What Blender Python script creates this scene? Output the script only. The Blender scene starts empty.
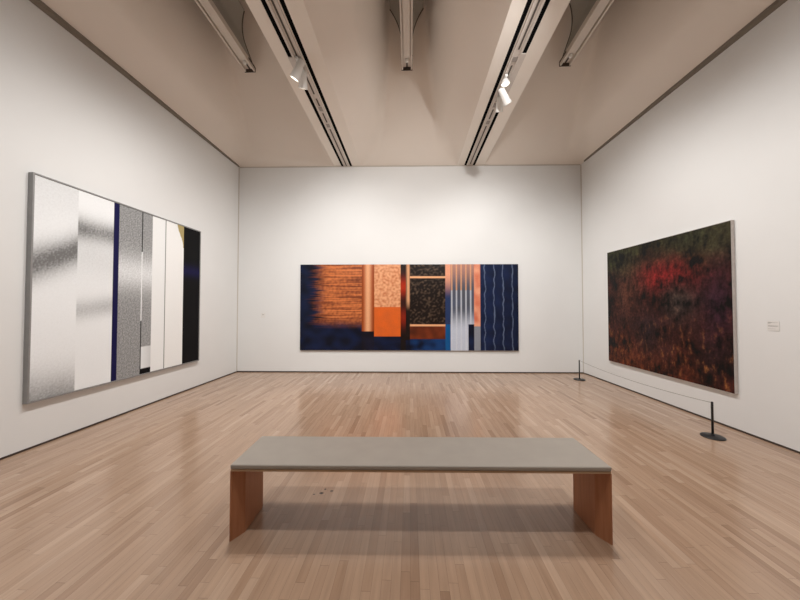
import bpy, bmesh, math, random
from mathutils import Vector, Matrix
random.seed(7)
S = bpy.context.scene
COL = S.collection
PI = math.pi

# ------------------------------------------------------------------ camera
cam_d = bpy.data.cameras.new('camera'); cam = bpy.data.objects.new('camera', cam_d); COL.objects.link(cam)
cam_d.sensor_width = 36; cam_d.lens = 13.5; cam_d.clip_start = .05
cam.location = (0, 0, 1.5)
cam.rotation_euler = (PI/2 + math.atan(6.5/300), 0, math.atan(10/300))
S.camera = cam
S.view_settings.view_transform = 'Standard'; S.view_settings.look = 'None'
S.view_settings.gamma = 1; S.view_settings.use_curve_mapping = False
S.view_settings.exposure = -0.05

# ------------------------------------------------------------------ world and lights
W = bpy.data.worlds.new('world'); S.world = W; W.use_nodes = True
W.node_tree.nodes['Background'].inputs[0].default_value = (.9, .95, 1, 1)
W.node_tree.nodes['Background'].inputs[1].default_value = .05

WARM = (1, .86, .70); NEUT = (1, .975, .945)
def spot(name, loc, aim, power, angle=80, blend=1.0, size=.05, col=NEUT):
    d = bpy.data.lights.new(name, 'SPOT'); d.energy = power; d.color = col
    d.spot_size = math.radians(angle); d.spot_blend = blend; d.shadow_soft_size = size
    o = bpy.data.objects.new(name, d); COL.objects.link(o); o.location = loc
    o.rotation_euler = (Vector(aim)-Vector(loc)).to_track_quat('-Z', 'Y').to_euler()
    return o
# wall washing spots of the two ceiling tracks
for (l, a, p, an) in [
    ((-1.42, 2.9, 4.5), (-4.0, 2.7, .5), 175, 126), ((-1.42, .9, 4.5), (-4.1, .9, .5), 115, 116),
    ((1.37, 2.9, 4.5), (3.97, 2.5, .5), 185, 126), ((1.37, .9, 4.5), (4.0, .9, .5), 115, 116),
    ((-1.52, 3.83, 4.475), (-4.0, 4.9, 1.3), 215, 116), ((1.455, 4.41, 4.455), (3.93, 4.9, 1.3), 190, 116),
    ((-1.48, 4.05, 4.48), (-1.9, 6.8, 1.3), 175, 118), ((1.385, 4.66, 4.47), (1.9, 6.85, 1.3), 135, 118),
    ((-1.42, 2.3, 4.3), (0, 6.8, 1.6), 330, 90), ((1.37, 2.3, 4.42), (0, 6.8, 1.9), 330, 112)]:
    spot('track_lamp_light', l, a, p, an)
# down lights over the bench
for (x, y, p) in [(-1.42, .95, 115), (1.37, .95, 115), (-1.42, 2.68, 115), (1.37, 2.68, 115)]:
    spot('down_light', (x, y, 4.6), (x*.9, y, 0), p, 120, 1.0, .03)

# ------------------------------------------------------------------ helpers
def tag(o, label=None, cat=None, group=None, kind=None):
    if label: o['label'] = label
    if cat: o['category'] = cat
    if group: o['group'] = group
    if kind: o['kind'] = kind
    return o
def obj(name, bm, mat, parent=None, smooth=False, bevel=0, segs=2):
    me = bpy.data.meshes.new(name); bmesh.ops.recalc_face_normals(bm, faces=bm.faces); bm.to_mesh(me); bm.free()
    if isinstance(mat, (list, tuple)):
        for m in mat: me.materials.append(m)
    else: me.materials.append(mat)
    o = bpy.data.objects.new(name, me); COL.objects.link(o)
    if smooth:
        for p in me.polygons: p.use_smooth = True
    if bevel:
        b = o.modifiers.new('bevel', 'BEVEL'); b.width = bevel; b.segments = segs; b.limit_method = 'ANGLE'; b.angle_limit = .6
    if parent: o.parent = parent
    return o
def struct(name, bm, mat, **k):
    o = obj(name, bm, mat, **k); o['kind'] = 'structure'; return o
def thing(name, label, cat, loc=(0, 0, 0), rot=(0, 0, 0), group=None):
    o = bpy.data.objects.new(name, None); COL.objects.link(o); o.location = loc; o.rotation_euler = rot
    o.empty_display_size = .1
    return tag(o, label, cat, group)
def box(bm, x0, x1, y0, y1, z0, z1):
    v = [bm.verts.new(p) for p in [(x0,y0,z0),(x1,y0,z0),(x1,y1,z0),(x0,y1,z0),(x0,y0,z1),(x1,y0,z1),(x1,y1,z1),(x0,y1,z1)]]
    for f in [(0,1,2,3),(4,5,6,7),(0,1,5,4),(1,2,6,5),(2,3,7,6),(3,0,4,7)]: bm.faces.new([v[i] for i in f])
    return bm
def bx(*a): return box(bmesh.new(), *a)
def prism(pts, z0, z1, bm=None):
    bm = bm or bmesh.new()
    a = [bm.verts.new((x, y, z0)) for x, y in pts]; b = [bm.verts.new((x, y, z1)) for x, y in pts]
    n = len(pts)
    for i in range(n): bm.faces.new([a[i], a[(i+1) % n], b[(i+1) % n], b[i]])
    bm.faces.new(a[::-1]); bm.faces.new(b); return bm
def lathe(prof, n=40, bm=None, M=None):
    bm = bm or bmesh.new(); rings = []
    for r, z in prof:
        if r < 1e-6: rings.append([bm.verts.new((0, 0, z))])
        else: rings.append([bm.verts.new((r*math.cos(2*PI*i/n), r*math.sin(2*PI*i/n), z)) for i in range(n)])
    for a, b in zip(rings, rings[1:]):
        for i in range(n):
            j = (i+1) % n
            q = [a[0]] if len(a) == 1 else [a[i], a[j]]
            q += [b[0]] if len(b) == 1 else [b[j], b[i]]
            if len(q) > 2: bm.faces.new(q)
    if M is not None: bmesh.ops.transform(bm, matrix=M, verts=[v for r in rings for v in r])
    return bm
def tube(pts, r, n=8, bm=None):
    bm = bm or bmesh.new(); rings = []
    P = [Vector(p) for p in pts]
    for i, p in enumerate(P):
        t = (P[min(i+1, len(P)-1)] - P[max(i-1, 0)]).normalized()
        u = t.cross(Vector((0, 0, 1)))
        if u.length < .05: u = t.cross(Vector((0, 1, 0)))
        u.normalize(); w = t.cross(u)
        rings.append([bm.verts.new(p + r*(math.cos(2*PI*k/n)*u + math.sin(2*PI*k/n)*w)) for k in range(n)])
    for a, b in zip(rings, rings[1:]):
        for k in range(n): bm.faces.new([a[k], a[(k+1) % n], b[(k+1) % n], b[k]])
    bm.faces.new(rings[0]); bm.faces.new(rings[-1]); return bm

# ------------------------------------------------------------------ materials
def mat(name, col, rough=.5, metal=0, spec=.5, noise=0, nscale=20, bump=0, bscale=80):
    m = bpy.data.materials.new(name); m.use_nodes = True; nt = m.node_tree; N = nt.nodes; L = nt.links
    b = N['Principled BSDF']; b.inputs['Roughness'].default_value = rough; b.inputs['Metallic'].default_value = metal
    b.inputs['Specular IOR Level'].default_value = spec
    tc = N.new('ShaderNodeTexCoord'); nz = N.new('ShaderNodeTexNoise'); nz.inputs['Scale'].default_value = nscale
    nz.inputs['Detail'].default_value = 4
    L.new(tc.outputs['Object'], nz.inputs['Vector'])
    rp = N.new('ShaderNodeValToRGB'); L.new(nz.outputs['Fac'], rp.inputs[0])
    rp.color_ramp.elements[0].position = .3; rp.color_ramp.elements[1].position = .7
    rp.color_ramp.elements[0].color = (*[c*(1-noise) for c in col], 1)
    rp.color_ramp.elements[1].color = (*[min(1, c*(1+noise)) for c in col], 1)
    L.new(rp.outputs[0], b.inputs['Base Color'])
    if bump:
        n2 = N.new('ShaderNodeTexNoise'); n2.inputs['Scale'].default_value = bscale; L.new(tc.outputs['Object'], n2.inputs['Vector'])
        bp = N.new('ShaderNodeBump'); bp.inputs['Strength'].default_value = bump; bp.inputs['Distance'].default_value = .002
        L.new(n2.outputs['Fac'], bp.inputs['Height']); L.new(bp.outputs[0], b.inputs['Normal'])
    return m
M_wall = mat('wall_paint', (.80, .805, .80), .75, spec=.25, noise=.01, nscale=1.5, bump=.25, bscale=60)
M_ceil = mat('ceiling_paint', (.84, .77, .70), .8, spec=.2, noise=.01, nscale=2)
M_beam = mat('beam_paint', (.88, .82, .75), .8, spec=.2, noise=.01, nscale=2)
M_rail = mat('edge_channel_metal', (.21, .18, .145), .6, noise=.05)
M_reveal = mat('dark_reveal', (.10, .085, .07), .8)
M_line = mat('joint_line', (.56, .52, .47), .8)
M_base = mat('base_reveal', (.05, .03, .022), .6, noise=.1)
M_black = mat('slot_black', (.004, .004, .004), .9, spec=.05)
M_trackp = mat('track_white', (.66, .60, .55), .5, noise=.02)
M_tgrey = mat('track_grey', (.34, .30, .27), .5, noise=.04)
M_lampw = mat('lamp_white', (.88, .88, .86), .4, noise=.01)
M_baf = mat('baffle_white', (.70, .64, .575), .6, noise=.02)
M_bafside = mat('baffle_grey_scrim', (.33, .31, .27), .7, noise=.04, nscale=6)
M_bafedge = mat('baffle_dark_edge', (.06, .045, .035), .7)
M_stan = mat('stanchion_black', (.018, .018, .019), .45, noise=.1)
M_cord = mat('cord_grey', (.30, .29, .27), .7)
M_cush = mat('cushion_vinyl', (.36, .32, .28), .5, spec=.4, noise=.03, nscale=8, bump=.15, bscale=300)
M_label = mat('label_card', (.78, .77, .75), .6)
M_ink = mat('label_ink', (.33, .32, .31), .8)
M_frame = mat('frame_steel', (.30, .30, .30), .45, metal=.3, noise=.05, nscale=12)
M_canvas_side = mat('canvas_edge_white', (.62, .57, .54), .8, noise=.08, nscale=30)

def wood(name, c1, c2, rough=.4, scale=(30, 30, 2.2), spec=.4):
    m = bpy.data.materials.new(name); m.use_nodes = True; nt = m.node_tree; N = nt.nodes; L = nt.links
    b = N['Principled BSDF']; b.inputs['Roughness'].default_value = rough; b.inputs['Specular IOR Level'].default_value = spec
    tc = N.new('ShaderNodeTexCoord'); mp = N.new('ShaderNodeMapping'); mp.inputs['Scale'].default_value = scale
    L.new(tc.outputs['Object'], mp.inputs[0]); nz = N.new('ShaderNodeTexNoise'); nz.inputs['Scale'].default_value = 1.5
    nz.inputs['Detail'].default_value = 6; L.new(mp.outputs[0], nz.inputs['Vector'])
    rp = N.new('ShaderNodeValToRGB'); L.new(nz.outputs['Fac'], rp.inputs[0])
    rp.color_ramp.elements[0].position = .3; rp.color_ramp.elements[1].position = .72
    rp.color_ramp.elements[0].color = (*c1, 1); rp.color_ramp.elements[1].color = (*c2, 1)
    L.new(rp.outputs[0], b.inputs['Base Color']); return m
M_leg = wood('bench_leg_wood', (.38, .155, .072), (.46, .20, .10), .45)
M_board = wood('bench_board_wood', (.42, .27, .16), (.52, .35, .22), .45, (2, 30, 30))

def floor_material():
    m = bpy.data.materials.new('maple_strip_floor'); m.use_nodes = True; nt = m.node_tree; N = nt.nodes; L = nt.links
    b = N['Principled BSDF']
    tc = N.new('ShaderNodeTexCoord'); sp = N.new('ShaderNodeSeparateXYZ'); L.new(tc.outputs['Object'], sp.inputs[0])
    def M(op, a, c=None, d=None):
        n = N.new('ShaderNodeMath'); n.operation = op
        for i, v in enumerate((a, c, d)):
            if v is None: continue
            if isinstance(v, (int, float)): n.inputs[i].default_value = v
            else: L.new(v, n.inputs[i])
        return n.outputs[0]
    X, Y = sp.outputs[0], sp.outputs[1]
    xs = M('DIVIDE', X, .052); row = M('FLOOR', xs); fx = M('FRACT', xs)
    wn = N.new('ShaderNodeTexWhiteNoise'); wn.noise_dimensions = '1D'; L.new(row, wn.inputs['W'])
    ln = M('MULTIPLY_ADD', wn.outputs[0], .4, .42)
    wn2 = N.new('ShaderNodeTexWhiteNoise'); wn2.noise_dimensions = '1D'; L.new(M('ADD', row, 57.3), wn2.inputs['W'])
    ys = M('ADD', M('DIVIDE', Y, ln), M('MULTIPLY', wn2.outputs[0], 9)); col = M('FLOOR', ys); fy = M('FRACT', ys)
    cb = N.new('ShaderNodeCombineXYZ'); L.new(row, cb.inputs[0]); L.new(col, cb.inputs[1])
    w3 = N.new('ShaderNodeTexWhiteNoise'); w3.noise_dimensions = '2D'; L.new(cb.outputs[0], w3.inputs['Vector'])
    rp = N.new('ShaderNodeValToRGB'); L.new(w3.outputs['Value'], rp.inputs[0])
    E = rp.color_ramp.elements; E[0].position = 0; E[0].color = (.35, .222, .148, 1); E[1].position = 1; E[1].color = (.53, .375, .27, 1)
    for p, c in ((.07, (.41, .268, .18)), (.35, (.445, .298, .205)), (.85, (.475, .322, .222))):
        e = E.new(p); e.color = (*c, 1)
    # grain
    mp = N.new('ShaderNodeMapping'); mp.inputs['Scale'].default_value = (45, 3.0, 1)
    ad = N.new('ShaderNodeVectorMath'); ad.operation = 'ADD'; sc = N.new('ShaderNodeVectorMath'); sc.operation = 'SCALE'
    L.new(w3.outputs['Color'], sc.inputs[0]); sc.inputs['Scale'].default_value = 40
    L.new(tc.outputs['Object'], mp.inputs[0]); L.new(mp.outputs[0], ad.inputs[0]); L.new(sc.outputs[0], ad.inputs[1])
    nz = N.new('ShaderNodeTexNoise'); nz.inputs['Scale'].default_value = 1; nz.inputs['Detail'].default_value = 5; L.new(ad.outputs[0], nz.inputs['Vector'])
    g = M('MULTIPLY_ADD', nz.outputs['Fac'], .40, .72)
    # joints
    ex = M('MINIMUM', fx, M('SUBTRACT', 1, fx)); jx = M('LESS_THAN', ex, .018)
    ey = M('MULTIPLY', M('MINIMUM', fy, M('SUBTRACT', 1, fy)), ln); jy = M('LESS_THAN', ey, .0015)
    j = M('MAXIMUM', jx, jy); jd = M('MULTIPLY_ADD', j, -.28, 1)
    fac = M('MULTIPLY', g, jd)
    # large wear
    n3 = N.new('ShaderNodeTexNoise'); n3.inputs['Scale'].default_value = .8; L.new(tc.outputs['Object'], n3.inputs['Vector'])
    fac = M('MULTIPLY', fac, M('MULTIPLY_ADD', n3.outputs['Fac'], .12, .94))
    # small dark gouges in the strips
    for (px, py, ax, ay) in FLECKS:
        dx = M('DIVIDE', M('SUBTRACT', X, px), ax); dy = M('DIVIDE', M('SUBTRACT', Y, py), ay)
        d = M('SQRT', M('ADD', M('MULTIPLY', dx, dx), M('MULTIPLY', dy, dy)))
        k = N.new('ShaderNodeMapRange'); L.new(d, k.inputs[0]); k.inputs[1].default_value = .6; k.inputs[2].default_value = 1.2
        k.inputs[3].default_value = .08; k.inputs[4].default_value = 1
        fac = M('MULTIPLY', fac, k.outputs[0])
    mx = N.new('ShaderNodeVectorMath'); mx.operation = 'SCALE'; L.new(rp.outputs[0], mx.inputs[0]); L.new(fac, mx.inputs['Scale'])
    L.new(mx.outputs[0], b.inputs['Base Color'])
    L.new(M('MULTIPLY_ADD', nz.outputs['Fac'], .08, .17), b.inputs['Roughness'])
    b.inputs['Specular IOR Level'].default_value = .62
    bp = N.new('ShaderNodeBump'); bp.inputs['Strength'].default_value = .15; bp.inputs['Distance'].default_value = .001
    L.new(M('SUBTRACT', 1, j), bp.inputs['Height']); L.new(bp.outputs[0], b.inputs['Normal'])
    return m
FLECKS = [(-.712, 2.422, .017, .015), (-.696, 2.475, .009, .010), (-.637, 2.453, .013, .013), (-.768, 2.406, .010, .007)]
M_floor = floor_material()

# ------------------------------------------------------------------ room
BL = Vector((-3.972, 6.778)); BR = Vector((3.90, 6.905)); HC = 4.74; YR = -3.5
def xl(y): return -3.972 - (6.778-y)*.0077
def xr(y): return 3.90 + (6.905-y)*.0190
def yb(x): return 6.778 + (x+3.972)*(6.905-6.778)/7.872
FL = Vector((xl(YR), YR)); FR = Vector((xr(YR), YR))
struct('floor', prism([(FL.x-.15, YR-.15), (FR.x+.15, YR-.15), (BR.x+.15, BR.y+.2), (BL.x-.15, BL.y+.2)], -.12, 0), M_floor)
T = .15
struct('wall_left', prism([tuple(FL), tuple(BL), (BL.x-T, BL.y), (FL.x-T, FL.y)], 0, HC), M_wall)
struct('wall_right', prism([tuple(FR), (FR.x+T, FR.y), (BR.x+T, BR.y), tuple(BR)], 0, HC), M_wall)
struct('wall_back', prism([tuple(BL), tuple(BR), (BR.x, BR.y+T), (BL.x, BL.y+T)], 0, HC), M_wall)
struct('wall_rear', prism([tuple(FL), tuple(FR), (FR.x, YR-T), (FL.x, YR-T)], 0, 6.7), M_wall)
# dark strips painted in for the shadow gap at the foot of every wall
bh = .020; bt = .006
struct('shadow_gap_left', prism([tuple(FL), (FL.x+bt, FL.y), (BL.x+bt, BL.y-bt), tuple(BL)], 0, bh), M_base)
struct('shadow_gap_right', prism([tuple(FR), tuple(BR), (BR.x-bt, BR.y-bt), (FR.x-bt, FR.y)], 0, bh), M_base)
struct('shadow_gap_back', prism([(BL.x+bt, BL.y-bt), (BR.x-bt, BR.y-bt), tuple(BR), tuple(BL)], 0, .024), M_base)
# grey edge channels along the top of the side walls
def chan(name, xf, s):
    bm = bmesh.new(); lo = []; hi = []
    for (x, y, z) in [(xf(YR), YR, HC-.05), (xf(YR)+s*.11, YR, HC-.01), (xf(6.7)+s*.025, 6.76, HC-.006), (xf(6.7), 6.76, HC-.008)]:
        lo.append(bm.verts.new((x, y, z))); hi.append(bm.verts.new((x, y, HC+.035)))
    for k in range(4): bm.faces.new([lo[k], lo[(k+1) % 4], hi[(k+1) % 4], hi[k]])
    bm.faces.new(lo); bm.faces.new(hi)
    struct(name, bm, M_rail)
chan('trim_1', xl, 1); chan('trim_2', xr, -1)
# fine joints in the corners and above the back wall
struct('trim_3', prism([(BL.x, BL.y), (BL.x+.016, BL.y), (BL.x+.016, BL.y-.004), (BL.x, BL.y-.012)], bh, HC-.02), M_line)
struct('trim_4', prism([(BR.x, BR.y), (BR.x-.016, BR.y), (BR.x-.016, BR.y-.004), (BR.x, BR.y-.012)], bh, HC-.02), M_line)
struct('trim_5', prism([(BL.x+.02, yb(-3.93)), (BR.x-.02, yb(3.86)), (BR.x-.02, yb(3.86)-.008), (BL.x+.02, yb(-3.93)-.008)], HC-.02, HC), M_line)

# ceiling: three coffered bays between two beams
B = dict(lo=-1.74, li=-1.127, ri=1.083, ro=1.70)
def smin(a, b, k=.25):
    k = max(1e-4, min(k, .45*(a+b)))
    h = max(k-abs(a-b), 0)/k
    return min(a, b) - h*h*k*.25
def rs(d): return .85*d + 5.5*max(0, d-.40)**2
def rbeam(d): return 2.3*d
def rb(d): return .55*d + .10*d*d
def bay(name, xa, xb, fa, fb):
    bm = bmesh.new(); NU = 60
    ds = [i*.045 for i in range(50)] + [2.3+i*.4 for i in range(19)] 
    rows = []
    for d in ds:
        row = []
        for i in range(NU+1):
            u = i/NU; y0 = yb((xa(6.8)+xb(6.8))/2 + 0)
            y = 6.84 - d
            a, b = xa(y), xb(y); x = a + (b-a)*u
            y = max(YR, yb(x) - d)
            side = min(x-a, b-x)
            rise = smin(fa(max(x-a, 0)), fb(max(b-x, 0)))
            z = HC + min(1.75, max(0, smin(rise, rb(d)))) if side > 1e-6 and d > 0 else HC
            row.append(bm.verts.new((x, y, z)))
        rows.append(row)
    for r0, r1 in zip(rows, rows[1:]):
        for i in range(NU): bm.faces.new([r0[i], r0[i+1], r1[i+1], r1[i]])
    o = struct(name, bm, M_ceil, smooth=True)
    return o
cw = struct('ceiling', prism([(FL.x-.1, YR-.1), (FR.x+.1, YR-.1), (BR.x+.1, BR.y+.1), (BL.x-.1, BL.y+.1)], 6.62, 6.72), M_ceil)
for f_a, f_b, ga, gb in ((xl, lambda y: B['lo'], rs, rbeam), (lambda y: B['li'], lambda y: B['ri'], rs, rs), (lambda y: B['ro'], xr, rbeam, rs)):
    o = bay('ceiling', f_a, f_b, ga, gb)
# beams
SL = (-1.58, -1.527, -1.383, -1.33)      # slot edges, left beam
SR = (1.245, 1.298, 1.437, 1.49)        # right beam (inner slot first)
def beam(x0, x1, slots):
    # underside in strips with two recessed slots and a track recess
    bm = bmesh.new(); e = [x0, slots[0], slots[1], slots[2], slots[3], x1]
    yend = yb((x0+x1)/2)
    for i in (0, 2, 4): box(bm, e[i], e[i+1], YR, yend, HC, HC+.22 if i != 2 else HC+.06)
    box(bm, x0, x1, YR, yend, HC+.14, HC+.24)
    struct('ceiling', bm, M_beam)
beam(B['lo'], B['li'], SL); beam(B['ri'], B['ro'], SR)
def track(xs, s, gap, label):
    """air slots and light track let into one beam; gap = (y0, y1) where the outer slot is covered"""
    t = thing('light_track', label, 'light track', ((xs[1]+xs[2])/2, 6.7, HC))
    ox, oy = t.location.x, t.location.y
    yend = yb(ox)-.002
    outer, inner = (0, 2) if s < 0 else (2, 0)
    def P(bm): bmesh.ops.translate(bm, verts=bm.verts, vec=(-ox, -oy, -HC)); return bm
    bm = bmesh.new()
    for k in (outer, inner):
        spans = [(YR, yend)] if k == inner else [(YR, gap[0]), (gap[1], yend)]
        for y0, y1 in spans: box(bm, xs[k]+.001, xs[k+1]-.001, y0, y1, HC+.003, HC+.012)
    obj('air_slot', P(bm), M_black, t)
    obj('cover_plate', P(bx(xs[outer]-.004, xs[outer+1]+.004, gap[0], gap[1], HC-.006, HC+.009)), M_trackp, t)
    mid = (xs[1]+xs[2])/2
    bm = bmesh.new()
    for sx in (-1, 1): box(bm, mid+sx*.045-.012, mid+sx*.045+.012, YR, yend, HC-.022, HC-.0005)
    box(bm, mid-.034, mid+.034, YR, yend, HC-.008, HC-.0005)
    obj('rail', P(bm), M_trackp, t)
    bm = bmesh.new(); y = .4; i = 0
    for y0, y1 in DASH: box(bm, mid-.011, mid+.011, y0, y1, HC-.0115, HC-.0085)
    obj('conductor_slot', P(bm), M_reveal, t)
    for yj in (3.85, 4.75, 5.2):
        obj('joiner', P(bx(mid-.03, mid+.03, yj, yj+.09, HC-.016, HC-.0085)), M_tgrey, t)
    return t
DASH = [(0, 1.3), (1.5, 2.6), (2.75, 3.75), (4.0, 4.45), (4.55, 4.72), (4.9, 5.15), (5.35, 6.78)]
track(SL, -1, (3.78, 4.3), 'long white light track with black air slots set into the left ceiling beam')
track(SR, 1, (3.82, 4.72), 'long white light track with black air slots set into the right ceiling beam')

# ------------------------------------------------------------------ ceiling baffles
def baffle(x, ytip, label):
    z0 = 5.70
    t = thing('ceiling_baffle', label, 'ceiling baffle', (x, ytip, z0), group=None)
    L = ytip - YR - .02
    # flared grey sides, raked and curved at the far end
    def w(q): return .085 + 3.6*max(0, q-.19)**2
    qs = [.05 + i*.02 for i in range(19)]
    bm = bmesh.new()
    for s in (-1, 1):
        prev = None
        for q in qs:
            pts = [bm.verts.new((s*w(q), -1.6*q, q)), bm.verts.new((s*w(q), -L, q)),
                   bm.verts.new((s*(w(q)-.012), -L, q)), bm.verts.new((s*(w(q)-.012), -1.6*q, q))]
            if prev:
                for k in range(4): bm.faces.new([prev[k], prev[(k+1) % 4], pts[(k+1) % 4], pts[k]])
            else: bm.faces.new(pts)
            prev = pts
        bm.faces.new(prev)
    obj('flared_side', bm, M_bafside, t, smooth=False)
    q = qs[-1]
    bm = bx(-w(q), w(q), -L, -1.6*q, q, q+.02); box(bm, -.05, .05, -L, -1.6*q-.1, q+.02, HC+1.745-z0)
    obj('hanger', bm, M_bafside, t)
    bm = bmesh.new()
    for s in (-1, 1): tube([(s*(w(q)), -1.6*q+.004, q) for q in qs], .009, 8, bm)
    obj('end_edging', bm, M_bafedge, t)
    # bottom rail: channel with a lowered middle strip
    bm = bx(-.093, .093, -L, 0, .02, .06); box(bm, -.093, -.068, -L, 0, -.03, .02); box(bm, .068, .093, -L, 0, -.03, .02)
    obj('bottom_rail', bm, M_baf, t, bevel=.003)
    obj('middle_strip', bx(-.055, .055, -L, -.23, -.004, .019), M_baf, t, bevel=.004)
    bm = bx(-.097, .097, .001, .014, -.034, .045); box(bm, -.098, -.0935, -.22, .001, .02, .05); box(bm, .0935, .098, -.22, .001, .02, .05)
    obj('end_bracket', bm, M_bafedge, t)
    obj('slot', bx(-.013, .013, -.13, -.01, .012, .0195), M_bafedge, t)
    obj('knob', lathe([(0, -.03), (.02, -.028), (.03, -.015), (.03, .019)], 20, M=Matrix.Translation((0, -.17, 0))), M_lampw, t, smooth=True)
    return t
baffle(-2.84, 5.15, 'pale hanging ceiling baffle with flared grey side, in the left ceiling bay')
baffle(-.05, 5.20, 'pale hanging ceiling baffle flaring to both sides, in the middle ceiling bay')
baffle(2.69, 5.20, 'pale hanging ceiling baffle with flared grey side, in the right ceiling bay')

# ------------------------------------------------------------------ artworks
def lerp(a, b, t): return a + (b-a)*t
def mixc(a, b, t): t = max(0, min(1, t)); return tuple(lerp(p, q, t) for p, q in zip(a, b))
def srgb(c): return tuple((v/255/12.92 if v/255 <= .04045 else ((v/255+.055)/1.055)**2.4) for v in c)
from mathutils import noise as mn
def sm(a, b, x):
    t = max(0, min(1, (x-a)/(b-a))); return t*t*(3-2*t)
def paint_mat(name, rough, grain, gscale, bump=0, spec=.4):
    m = bpy.data.materials.new(name); m.use_nodes = True; nt = m.node_tree; N = nt.nodes; L = nt.links
    b = N['Principled BSDF']; b.inputs['Roughness'].default_value = rough; b.inputs['Specular IOR Level'].default_value = spec
    at = N.new('ShaderNodeAttribute'); at.attribute_name = 'paint'
    tc = N.new('ShaderNodeTexCoord'); nz = N.new('ShaderNodeTexNoise'); nz.inputs['Scale'].default_value = gscale; nz.inputs['Detail'].default_value = 5
    L.new(tc.outputs['Object'], nz.inputs['Vector'])
    mr = N.new('ShaderNodeMapRange'); mr.inputs[1].default_value = .3; mr.inputs[2].default_value = .7
    mr.inputs[3].default_value = 1-grain; mr.inputs[4].default_value = 1+grain; L.new(nz.outputs['Fac'], mr.inputs[0])
    sc = N.new('ShaderNodeVectorMath'); sc.operation = 'SCALE'; L.new(at.outputs['Color'], sc.inputs[0]); L.new(mr.outputs[0], sc.inputs['Scale'])
    L.new(sc.outputs[0], b.inputs['Base Color'])
    if bump:
        bp = N.new('ShaderNodeBump'); bp.inputs['Strength'].default_value = bump; bp.inputs['Distance'].default_value = .006
        L.new(nz.outputs['Fac'], bp.inputs['Height']); L.new(bp.outputs[0], b.inputs['Normal'])
    return m
def painted(name, w, h, nx, nz_, fn, m, parent, y):
    """flat painted face in local XZ, u from left to right, v from the bottom up; faces -Y"""
    bm = bmesh.new(); g = []
    for j in range(nz_+1):
        g.append([bm.verts.new((-w/2 + w*i/nx, y, h*j/nz_)) for i in range(nx+1)])
    for j in range(nz_):
        for i in range(nx): bm.faces.new([g[j][i], g[j][i+1], g[j+1][i+1], g[j+1][i]])
    o = obj(name, bm, m, parent)
    ca = o.data.color_attributes.new('paint', 'FLOAT_COLOR', 'POINT')
    k = 0
    for j in range(nz_+1):
        for i in range(nx+1):
            c = fn((i)/nx, j/nz_); ca.data[k].color = (*c, 1); k += 1
    return o
def place_on(a, b_, z, off, name, label, cat):
    """empty centred between two wall points a, b (2D) at height z; local -Y looks into the room"""
    a = Vector(a); b_ = Vector(b_); d = (b_-a); ang = math.atan2(d.y, d.x); n = Vector((d.y, -d.x)).normalized()
    c = (a+b_)/2 + n*off
    return thing(name, label, cat, (c.x, c.y, z), (0, 0, ang)), d.length

# left: bands of greys, white, navy and black in a thin steel frame
WHT = srgb((244, 247, 249)); GRY = srgb((120, 120, 120)); NVY = srgb((22, 20, 70)); BLK = srgb((5, 5, 8))
def stripes(u, v):
    n = mn.noise(Vector((u*9, v*5, 1.3)))*.5
    g = mn.noise(Vector((u*140, v*140, 4)))*.17
    def tone(t): return mixc(WHT, GRY, t)
    if u < .17:
        d = .95*math.exp(-((v-.60-.10*u/.17)/.075)**2) + .75*math.exp(-((v+.02+.1*u)/.13)**2) + .16*sm(.75, 1, v) + .35*sm(.75,.65,v)*sm(.45,.65,v)*.3
        return tone(d*(1+n*.3) + g*(.3+d*1.6))
    if u < .345:
        d = .8*math.exp(-((v-.81)/.055)**2) + .45*math.exp(-((v-.40-.15*(u-.2))/.05)**2) + .2*math.exp(-((v-.68)/.12)**2)
        return tone(d*(1+n*.3) + g*(.2+d*1.6))
    if u < .373: return NVY
    if u < .513:
        d = .82 - .6*math.exp(-((v-.62)/.10)**2) + .05*math.sin(v*420)*math.sin(u*400)
        return tone(d + g*1.5)
    if u < .519: return BLK if (v > .75 or v < .33) else WHT
    if u < .585:
        if v < .035: return BLK
        if v < .17: return tone(.1 + .3*(u-.53)/.07) 
        d = .8 - .6*math.exp(-((v-.62)/.10)**2)
        return tone(d + g*1.5)
    if u < .684: return srgb((244, 246, 246))
    if u < .690: return srgb((120, 120, 118))
    if u < .842: 
        if u > .834 - .05*sm(.86, 1, v) and v > .84: return srgb((176, 160, 110))
        return srgb((246, 247, 246))
    return mixc(BLK, NVY, .8*math.exp(-((v-.68)/.04)**2))
y0, y1 = 2.985, 5.485
t, Lw = place_on((xl(y0), y0), (xl(y1), y1), .492, 0, 'framed_painting', 'large painting of vertical grey, white, navy and black bands in a thin steel frame', 'painting')
hgt = 2.418
obj('backing', bx(-Lw/2+.01, Lw/2-.01, -.044, -.003, .01, hgt-.01), M_canvas_side, t)
fw = .016
bm = bx(-Lw/2, -Lw/2+fw, -.056, -.003, 0, hgt); box(bm, Lw/2-fw, Lw/2, -.056, -.003, 0, hgt)
box(bm, -Lw/2+fw, Lw/2-fw, -.056, -.003, 0, fw); box(bm, -Lw/2+fw, Lw/2-fw, -.056, -.003, hgt-fw, hgt)
obj('frame', bm, M_frame, t)
o = painted('canvas', Lw-2*fw-.004, hgt-2*fw-.004, 330, 200, stripes, paint_mat('banded_paint', .55, .03, 200, spec=.15), t, -.0475)
o.location.z = fw+.002

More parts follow.
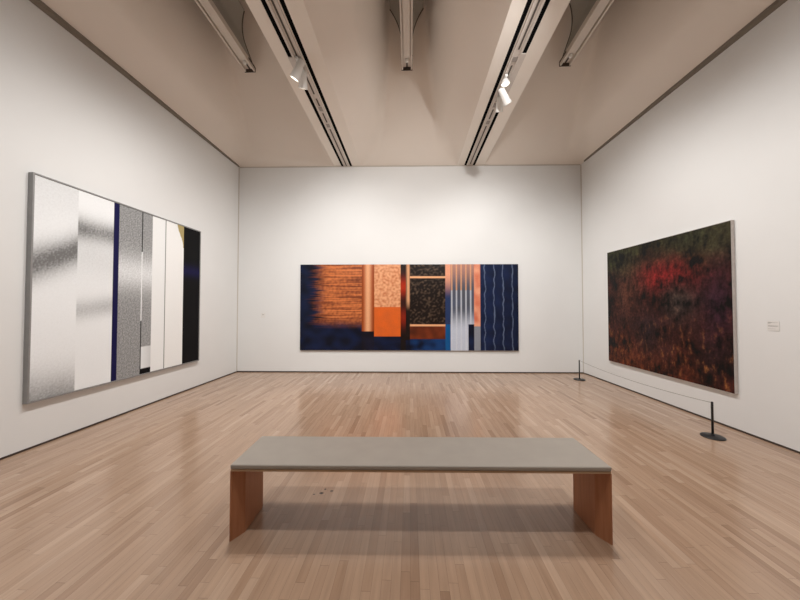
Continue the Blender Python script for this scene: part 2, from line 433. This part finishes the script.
# back: wide field of navy with orange, copper, black and pale bands
NAV = srgb((9, 13, 30)); NAV2 = srgb((24, 40, 80)); ORG = srgb((212, 122, 70)); COP = srgb((232, 170, 126)); BRO = srgb((226, 102, 34))
DRK = srgb((26, 17, 14)); RUS = srgb((126, 54, 26)); PEA = srgb((232, 160, 128)); PAL = srgb((208, 212, 222))
def bands(u, v):
    n = mn.noise(Vector((u*26, v*12, 2.2))); n2 = mn.noise(Vector((u*90, v*40, 7.2))); n3 = mn.noise(Vector((u*5, v*90, 3.7)))
    navy = mixc(NAV, NAV2, .25 + n*.5)
    if u < .285:
        # soft edged orange block over navy
        e = sm(.05, .12, u + n3*.05) * sm(.26, .40, v + n3*.05 + (u-.05)*.10)
        c = mixc(ORG, srgb((120, 60, 36)), .55 + n3*1.3 + n2*.5)
        return mixc(navy, c, e)
    if u < .342:
        k = .5+.5*math.cos((u-.313)/.0285*PI)
        return mixc(DRK, mixc(BRO, COP, k), .35+.65*k) if v > .22 else mixc(navy, DRK, .5)
    if u < .462:
        if v > .50: return mixc(COP, srgb((196, 118, 78)), .4+n2*1.0)
        if v > .16: return mixc(BRO, srgb((204, 96, 44)), .5+n*.5)
        return navy
    if u < .488: return mixc(DRK, srgb((190, 48, 18)), .8*math.exp(-((v-.74)/.10)**2) + .45*math.exp(-((v-.38)/.10)**2))
    if u < .507:
        return mixc(DRK, COP, (.9*math.exp(-((u-.498)/.008)**2))*sm(.45, .6, v)) if v > .12 else navy
    if u < .668:
        if v < .13: return mixc(NAV, srgb((22, 58, 110)), .6+n)
        if v < .28: return mixc(RUS, DRK, .35+n*.6)
        if abs(v-.29) < .012 or abs(v-.85) < .009: return COP
        return mixc(DRK, srgb((92, 74, 60)), max(0, n2*1.6))
    if u < .692: return mixc(srgb((40, 56, 96)), PEA, sm(.6, .9, v)) if v > .3 else srgb((18, 84, 140))
    if u < .800:
        s = math.sin((u-.692)*2*PI/.0215)
        base = mixc(mixc(PAL, srgb((150, 166, 196)), .3), navy, sm(.22, .5, v)*.85)
        top = mixc(base, PEA, sm(.7, 1, v)*.5)
        return mixc(top, PAL if v < .7 else COP, .75*sm(.45, .9, s)) if u < .772 or v > .3 else navy
    if u < .828 and v > .28: return mixc(PEA, srgb((206, 92, 62)), .3 + n)
    if u < .828: return mixc(navy, PAL, .4)
    s = math.sin(u*150 + n*1.2)
    return mixc(mixc(NAV, NAV2, .65 - (u-.83)*2.4 + n*.35), srgb((150, 168, 200)), .35*sm(.90, 1, s))
a = (-2.50, yb(-2.50)); b_ = (2.437, yb(2.437))
t, Lb = place_on(a, b_, .508, 0, 'wide_painting', 'wide painting of orange, copper, black and navy bands on the far wall', 'painting')
hgt = 1.948
obj('stretcher', bx(-Lb/2, Lb/2, -.045, -.003, 0, hgt), M_reveal, t)
painted('canvas', Lb, hgt, 420, 170, bands, paint_mat('band_paint', .35, .08, 60, spec=.25), t, -.0465)

# right: dark mottled red, green and brown
def mottle(u, v):
    p = Vector((u*3.2, v*3.2, 5.1)); a = mn.fractal(p, .9, 2.1, 4); b = mn.fractal(p*2.6+Vector((9, 3, 1)), .6, 2.3, 6); c = mn.fractal(Vector((u*34, v*13, 8)), .6, 2.2, 5)
    base = mixc(srgb((58, 24, 18)), srgb((40, 22, 22)), .5 + a*.7)
    base = mixc(base, srgb((46, 52, 28)), .85*sm(.72, .95, v + a*.12)*(1-.3*u))
    base = mixc(base, srgb((112, 52, 26)), .6*sm(.45, .05, v + b*.2)*sm(1.0, .25, u + a*.2))
    base = mixc(base, srgb((128, 24, 24)), .75*math.exp(-(((u-.60)/.22)**2 + ((v-.72)/.10)**2)) )
    base = mixc(base, srgb((84, 50, 34)), .5*math.exp(-(((u-.22)/.16)**2 + ((v-.66)/.2)**2)))
    base = mixc(base, srgb((70, 62, 56)), .7*math.exp(-(((u-.66)/.10)**2 + ((v-.55)/.12)**2)))
    base = mixc(base, srgb((34, 26, 30)), .8*math.exp(-(((u-.42)/.13)**2 + ((v-.28)/.16)**2)))
    base = mixc(base, srgb((48, 26, 42)), .7*math.exp(-(((u-.93)/.09)**2 + ((v-.5)/.2)**2)))
    base = mixc(base, srgb((132, 84, 44)), max(0, c-.3)*.8*sm(.6, .1, v))
    k = .85 + b*1.1 + c*.8
    return tuple(max(.002, q*k) for q in base)
y0, y1 = 6.01, 3.775
t, Lr = place_on((xr(y0), y0), (xr(y1), y1), .447, 0, 'unframed_painting', 'large unframed dark red and green mottled painting on the right wall', 'painting')
hgt = 2.11
obj('stretcher', bx(-Lr/2, Lr/2, -.042, -.003, 0, hgt), M_canvas_side, t)
painted('canvas', Lr-.006, hgt-.006, 260, 240, mottle, paint_mat('mottled_paint', .5, .4, 28, bump=.5, spec=.2), t, -.0435)

# ------------------------------------------------------------------ wall labels
def wall_label(a, b_, z, h, label, lines):
    t, w_ = place_on(a, b_, z, 0, 'wall_label', label, 'wall label')
    obj('card', bx(-w_/2, w_/2, -.004, -.0005, 0, h), M_label, t)
    bm = bmesh.new()
    for (u0, u1, v, th) in lines: box(bm, -w_/2+u0*w_, -w_/2+u1*w_, -.0048, -.0041, v*h-th/2, v*h+th/2)
    obj('printed_lines', bm, M_ink, t)
wall_label((xr(3.47), 3.47), (xr(3.36), 3.36), 1.235, .105, 'small white label card with grey print on the right wall beside the dark painting',
    [(.08, .42, .86, .005), (.08, .30, .78, .004), (.08, .9, .86, .002), (.08, .92, .52, .004), (.08, .85, .44, .003), (.08, .70, .2, .002)])
wall_label((-3.42, yb(-3.42)), (-3.32, yb(-3.32)), 1.24, .11, 'tiny white label card on the far wall near the left corner',
    [(.3, .75, .72, .006), (.35, .62, .6, .006)])

# ------------------------------------------------------------------ bench
bc = ((-1.148+1.268)/2, (1.900+1.962)/2)
ang = math.atan2(.052, 2.416)
t = thing('bench', 'long low wooden bench with a flat grey cushion top in the middle of the floor', 'bench', (bc[0], bc[1], 0), (0, 0, ang))
HB = 1.213; DB = .43; TZ = .487
bm = bx(-HB, HB, 0, DB, TZ-.030, TZ)
obj('cushion', bm, M_cush, t, bevel=.009, segs=4)
obj('board', bx(-HB+.003, HB-.003, .003, DB-.003, TZ-.044, TZ-.030), M_board, t, bevel=.002)
for s in (-1, 1):
    zt = TZ-.044
    o_ = [(HB-.004, .004), (HB-.052, .088), (HB-.052, DB-.088), (HB-.004, DB-.004)]
    th = .018
    i_ = [(x+th, y) for x, y in o_]
    pts = [(HB-.006, .004), (HB-.056, .088), (HB-.056, DB-.088), (HB-.006, DB-.004), (HB+.0, DB-.004), (HB-.034, DB-.092), (HB-.034, .092), (HB+.0, .004)]
    obj('leg', prism([(s*x, y) for x, y in pts], 0, zt), M_leg, t)

# ------------------------------------------------------------------ stanchions and cord
def stanchion(loc, label):
    t = thing('stanchion', label, 'stanchion', loc, group=None)
    obj('base', lathe([(0, 0), (.106, 0), (.108, .004), (.106, .011), (.098, .016), (.02, .022), (0, .022)], 48), M_stan, t, smooth=True)
    obj('post', lathe([(0, .022), (.0115, .022), (.0115, .395), (.010, .402), (0, .404)], 20), M_stan, t, smooth=True)
    obj('collar', lathe([(.0116, .022), (.019, .022), (.017, .032), (.0116, .034)], 20), M_stan, t, smooth=True)
    return t
A = Vector((3.478, 3.60, 0)); Bp = Vector((3.47, 6.30, 0))
stanchion(A, 'low black stanchion with a round base near the camera on the right')
stanchion(Bp, 'low black stanchion with a round base in the far right corner')
pts = []
for i in range(41):
    q = i/40; p = A.lerp(Bp, q); pts.append((p.x, p.y + (.0125 if i == 0 else -.0125 if i == 40 else 0), .392 - .055*4*q*(1-q)))
tag(obj('barrier_cord', tube(pts, .0035, 8), M_cord), 'thin grey barrier cord strung low between the two black stanchions', 'cord')

# ------------------------------------------------------------------ track spotlights
def lens_mat(name, strength, col=(1, .9, .76)):
    m = bpy.data.materials.new(name); m.use_nodes = True; b = m.node_tree.nodes['Principled BSDF']
    b.inputs['Base Color'].default_value = (*col, 1); b.inputs['Emission Color'].default_value = (*col, 1); b.inputs['Emission Strength'].default_value = strength
    return m
M_lens = lens_mat('lamp_lens', 3)
def spotlight(x, y, aim, label, group, R_=.066, Lh=.24, drop=.15):
    t = thing('spotlight', label, 'spotlight', (x, y, HC-.022), group=group)
    loc = Vector((x, y, HC-.022)); d = (Vector(aim)-(loc+Vector((0, 0, -drop)))).normalized()
    q = Vector((0, 0, -1)).rotation_difference(d).to_matrix().to_4x4()
    M = Matrix.Translation((0, 0, -drop)) @ q
    obj('adapter', bx(-.018, .018, -.06, .06, -.03, 0), M_lampw, t, bevel=.003)
    obj('stem', lathe([(0, 0), (.009, 0), (.009, -drop+.02), (0, -drop+.02)], 12), M_lampw, t)
    obj('lamp_head', lathe([(0, Lh*.5), (R_*.55, Lh*.5), (R_*.72, Lh*.44), (R_*.8, Lh*.1), (R_, -Lh*.45), (R_, -Lh*.5), (R_*.9, -Lh*.5), (R_*.86, -Lh*.42), (R_*.5, -Lh*.40), (0, -Lh*.40)], 32, M=M), M_lampw, t, smooth=True)
    obj('lens', lathe([(0, -Lh*.485), (R_*.86, -Lh*.485), (R_*.86, -Lh*.43), (0, -Lh*.43)], 32, M=M), M_lens, t)
    return t
LX = (SL[1]+SL[2])/2; RX = (SR[1]+SR[2])/2
for (x, y, d, drop, Lh, label, grp) in [
    (LX, 3.80, (-.54, .24, -.9), .13, .24, 'white spotlight with glowing lens on the left track, higher one of its pair', 'spotlights on the left track'),
    (LX, 3.98, (-.2, .5, -.85), .13, .20, 'white spotlight with glowing lens on the left track, lower one of its pair', 'spotlights on the left track'),
    (RX-.03, 4.19, (.12, .0, -.98), .07, .06, 'white spotlight on the right track, topmost of its three', 'spotlights on the right track'),
    (RX, 4.34, (.6, .5, -.67), .16, .24, 'brightly lit white spotlight on the right track, between the other two', 'spotlights on the right track'),
    (RX, 4.56, (.1, .62, -.75), .13, .20, 'brightly lit white spotlight on the right track, lowest of its three', 'spotlights on the right track')]:
    spotlight(x, y, (x + d[0]*3, y + d[1]*3, HC-.022-drop + d[2]*3), label, grp, .06, Lh, drop)
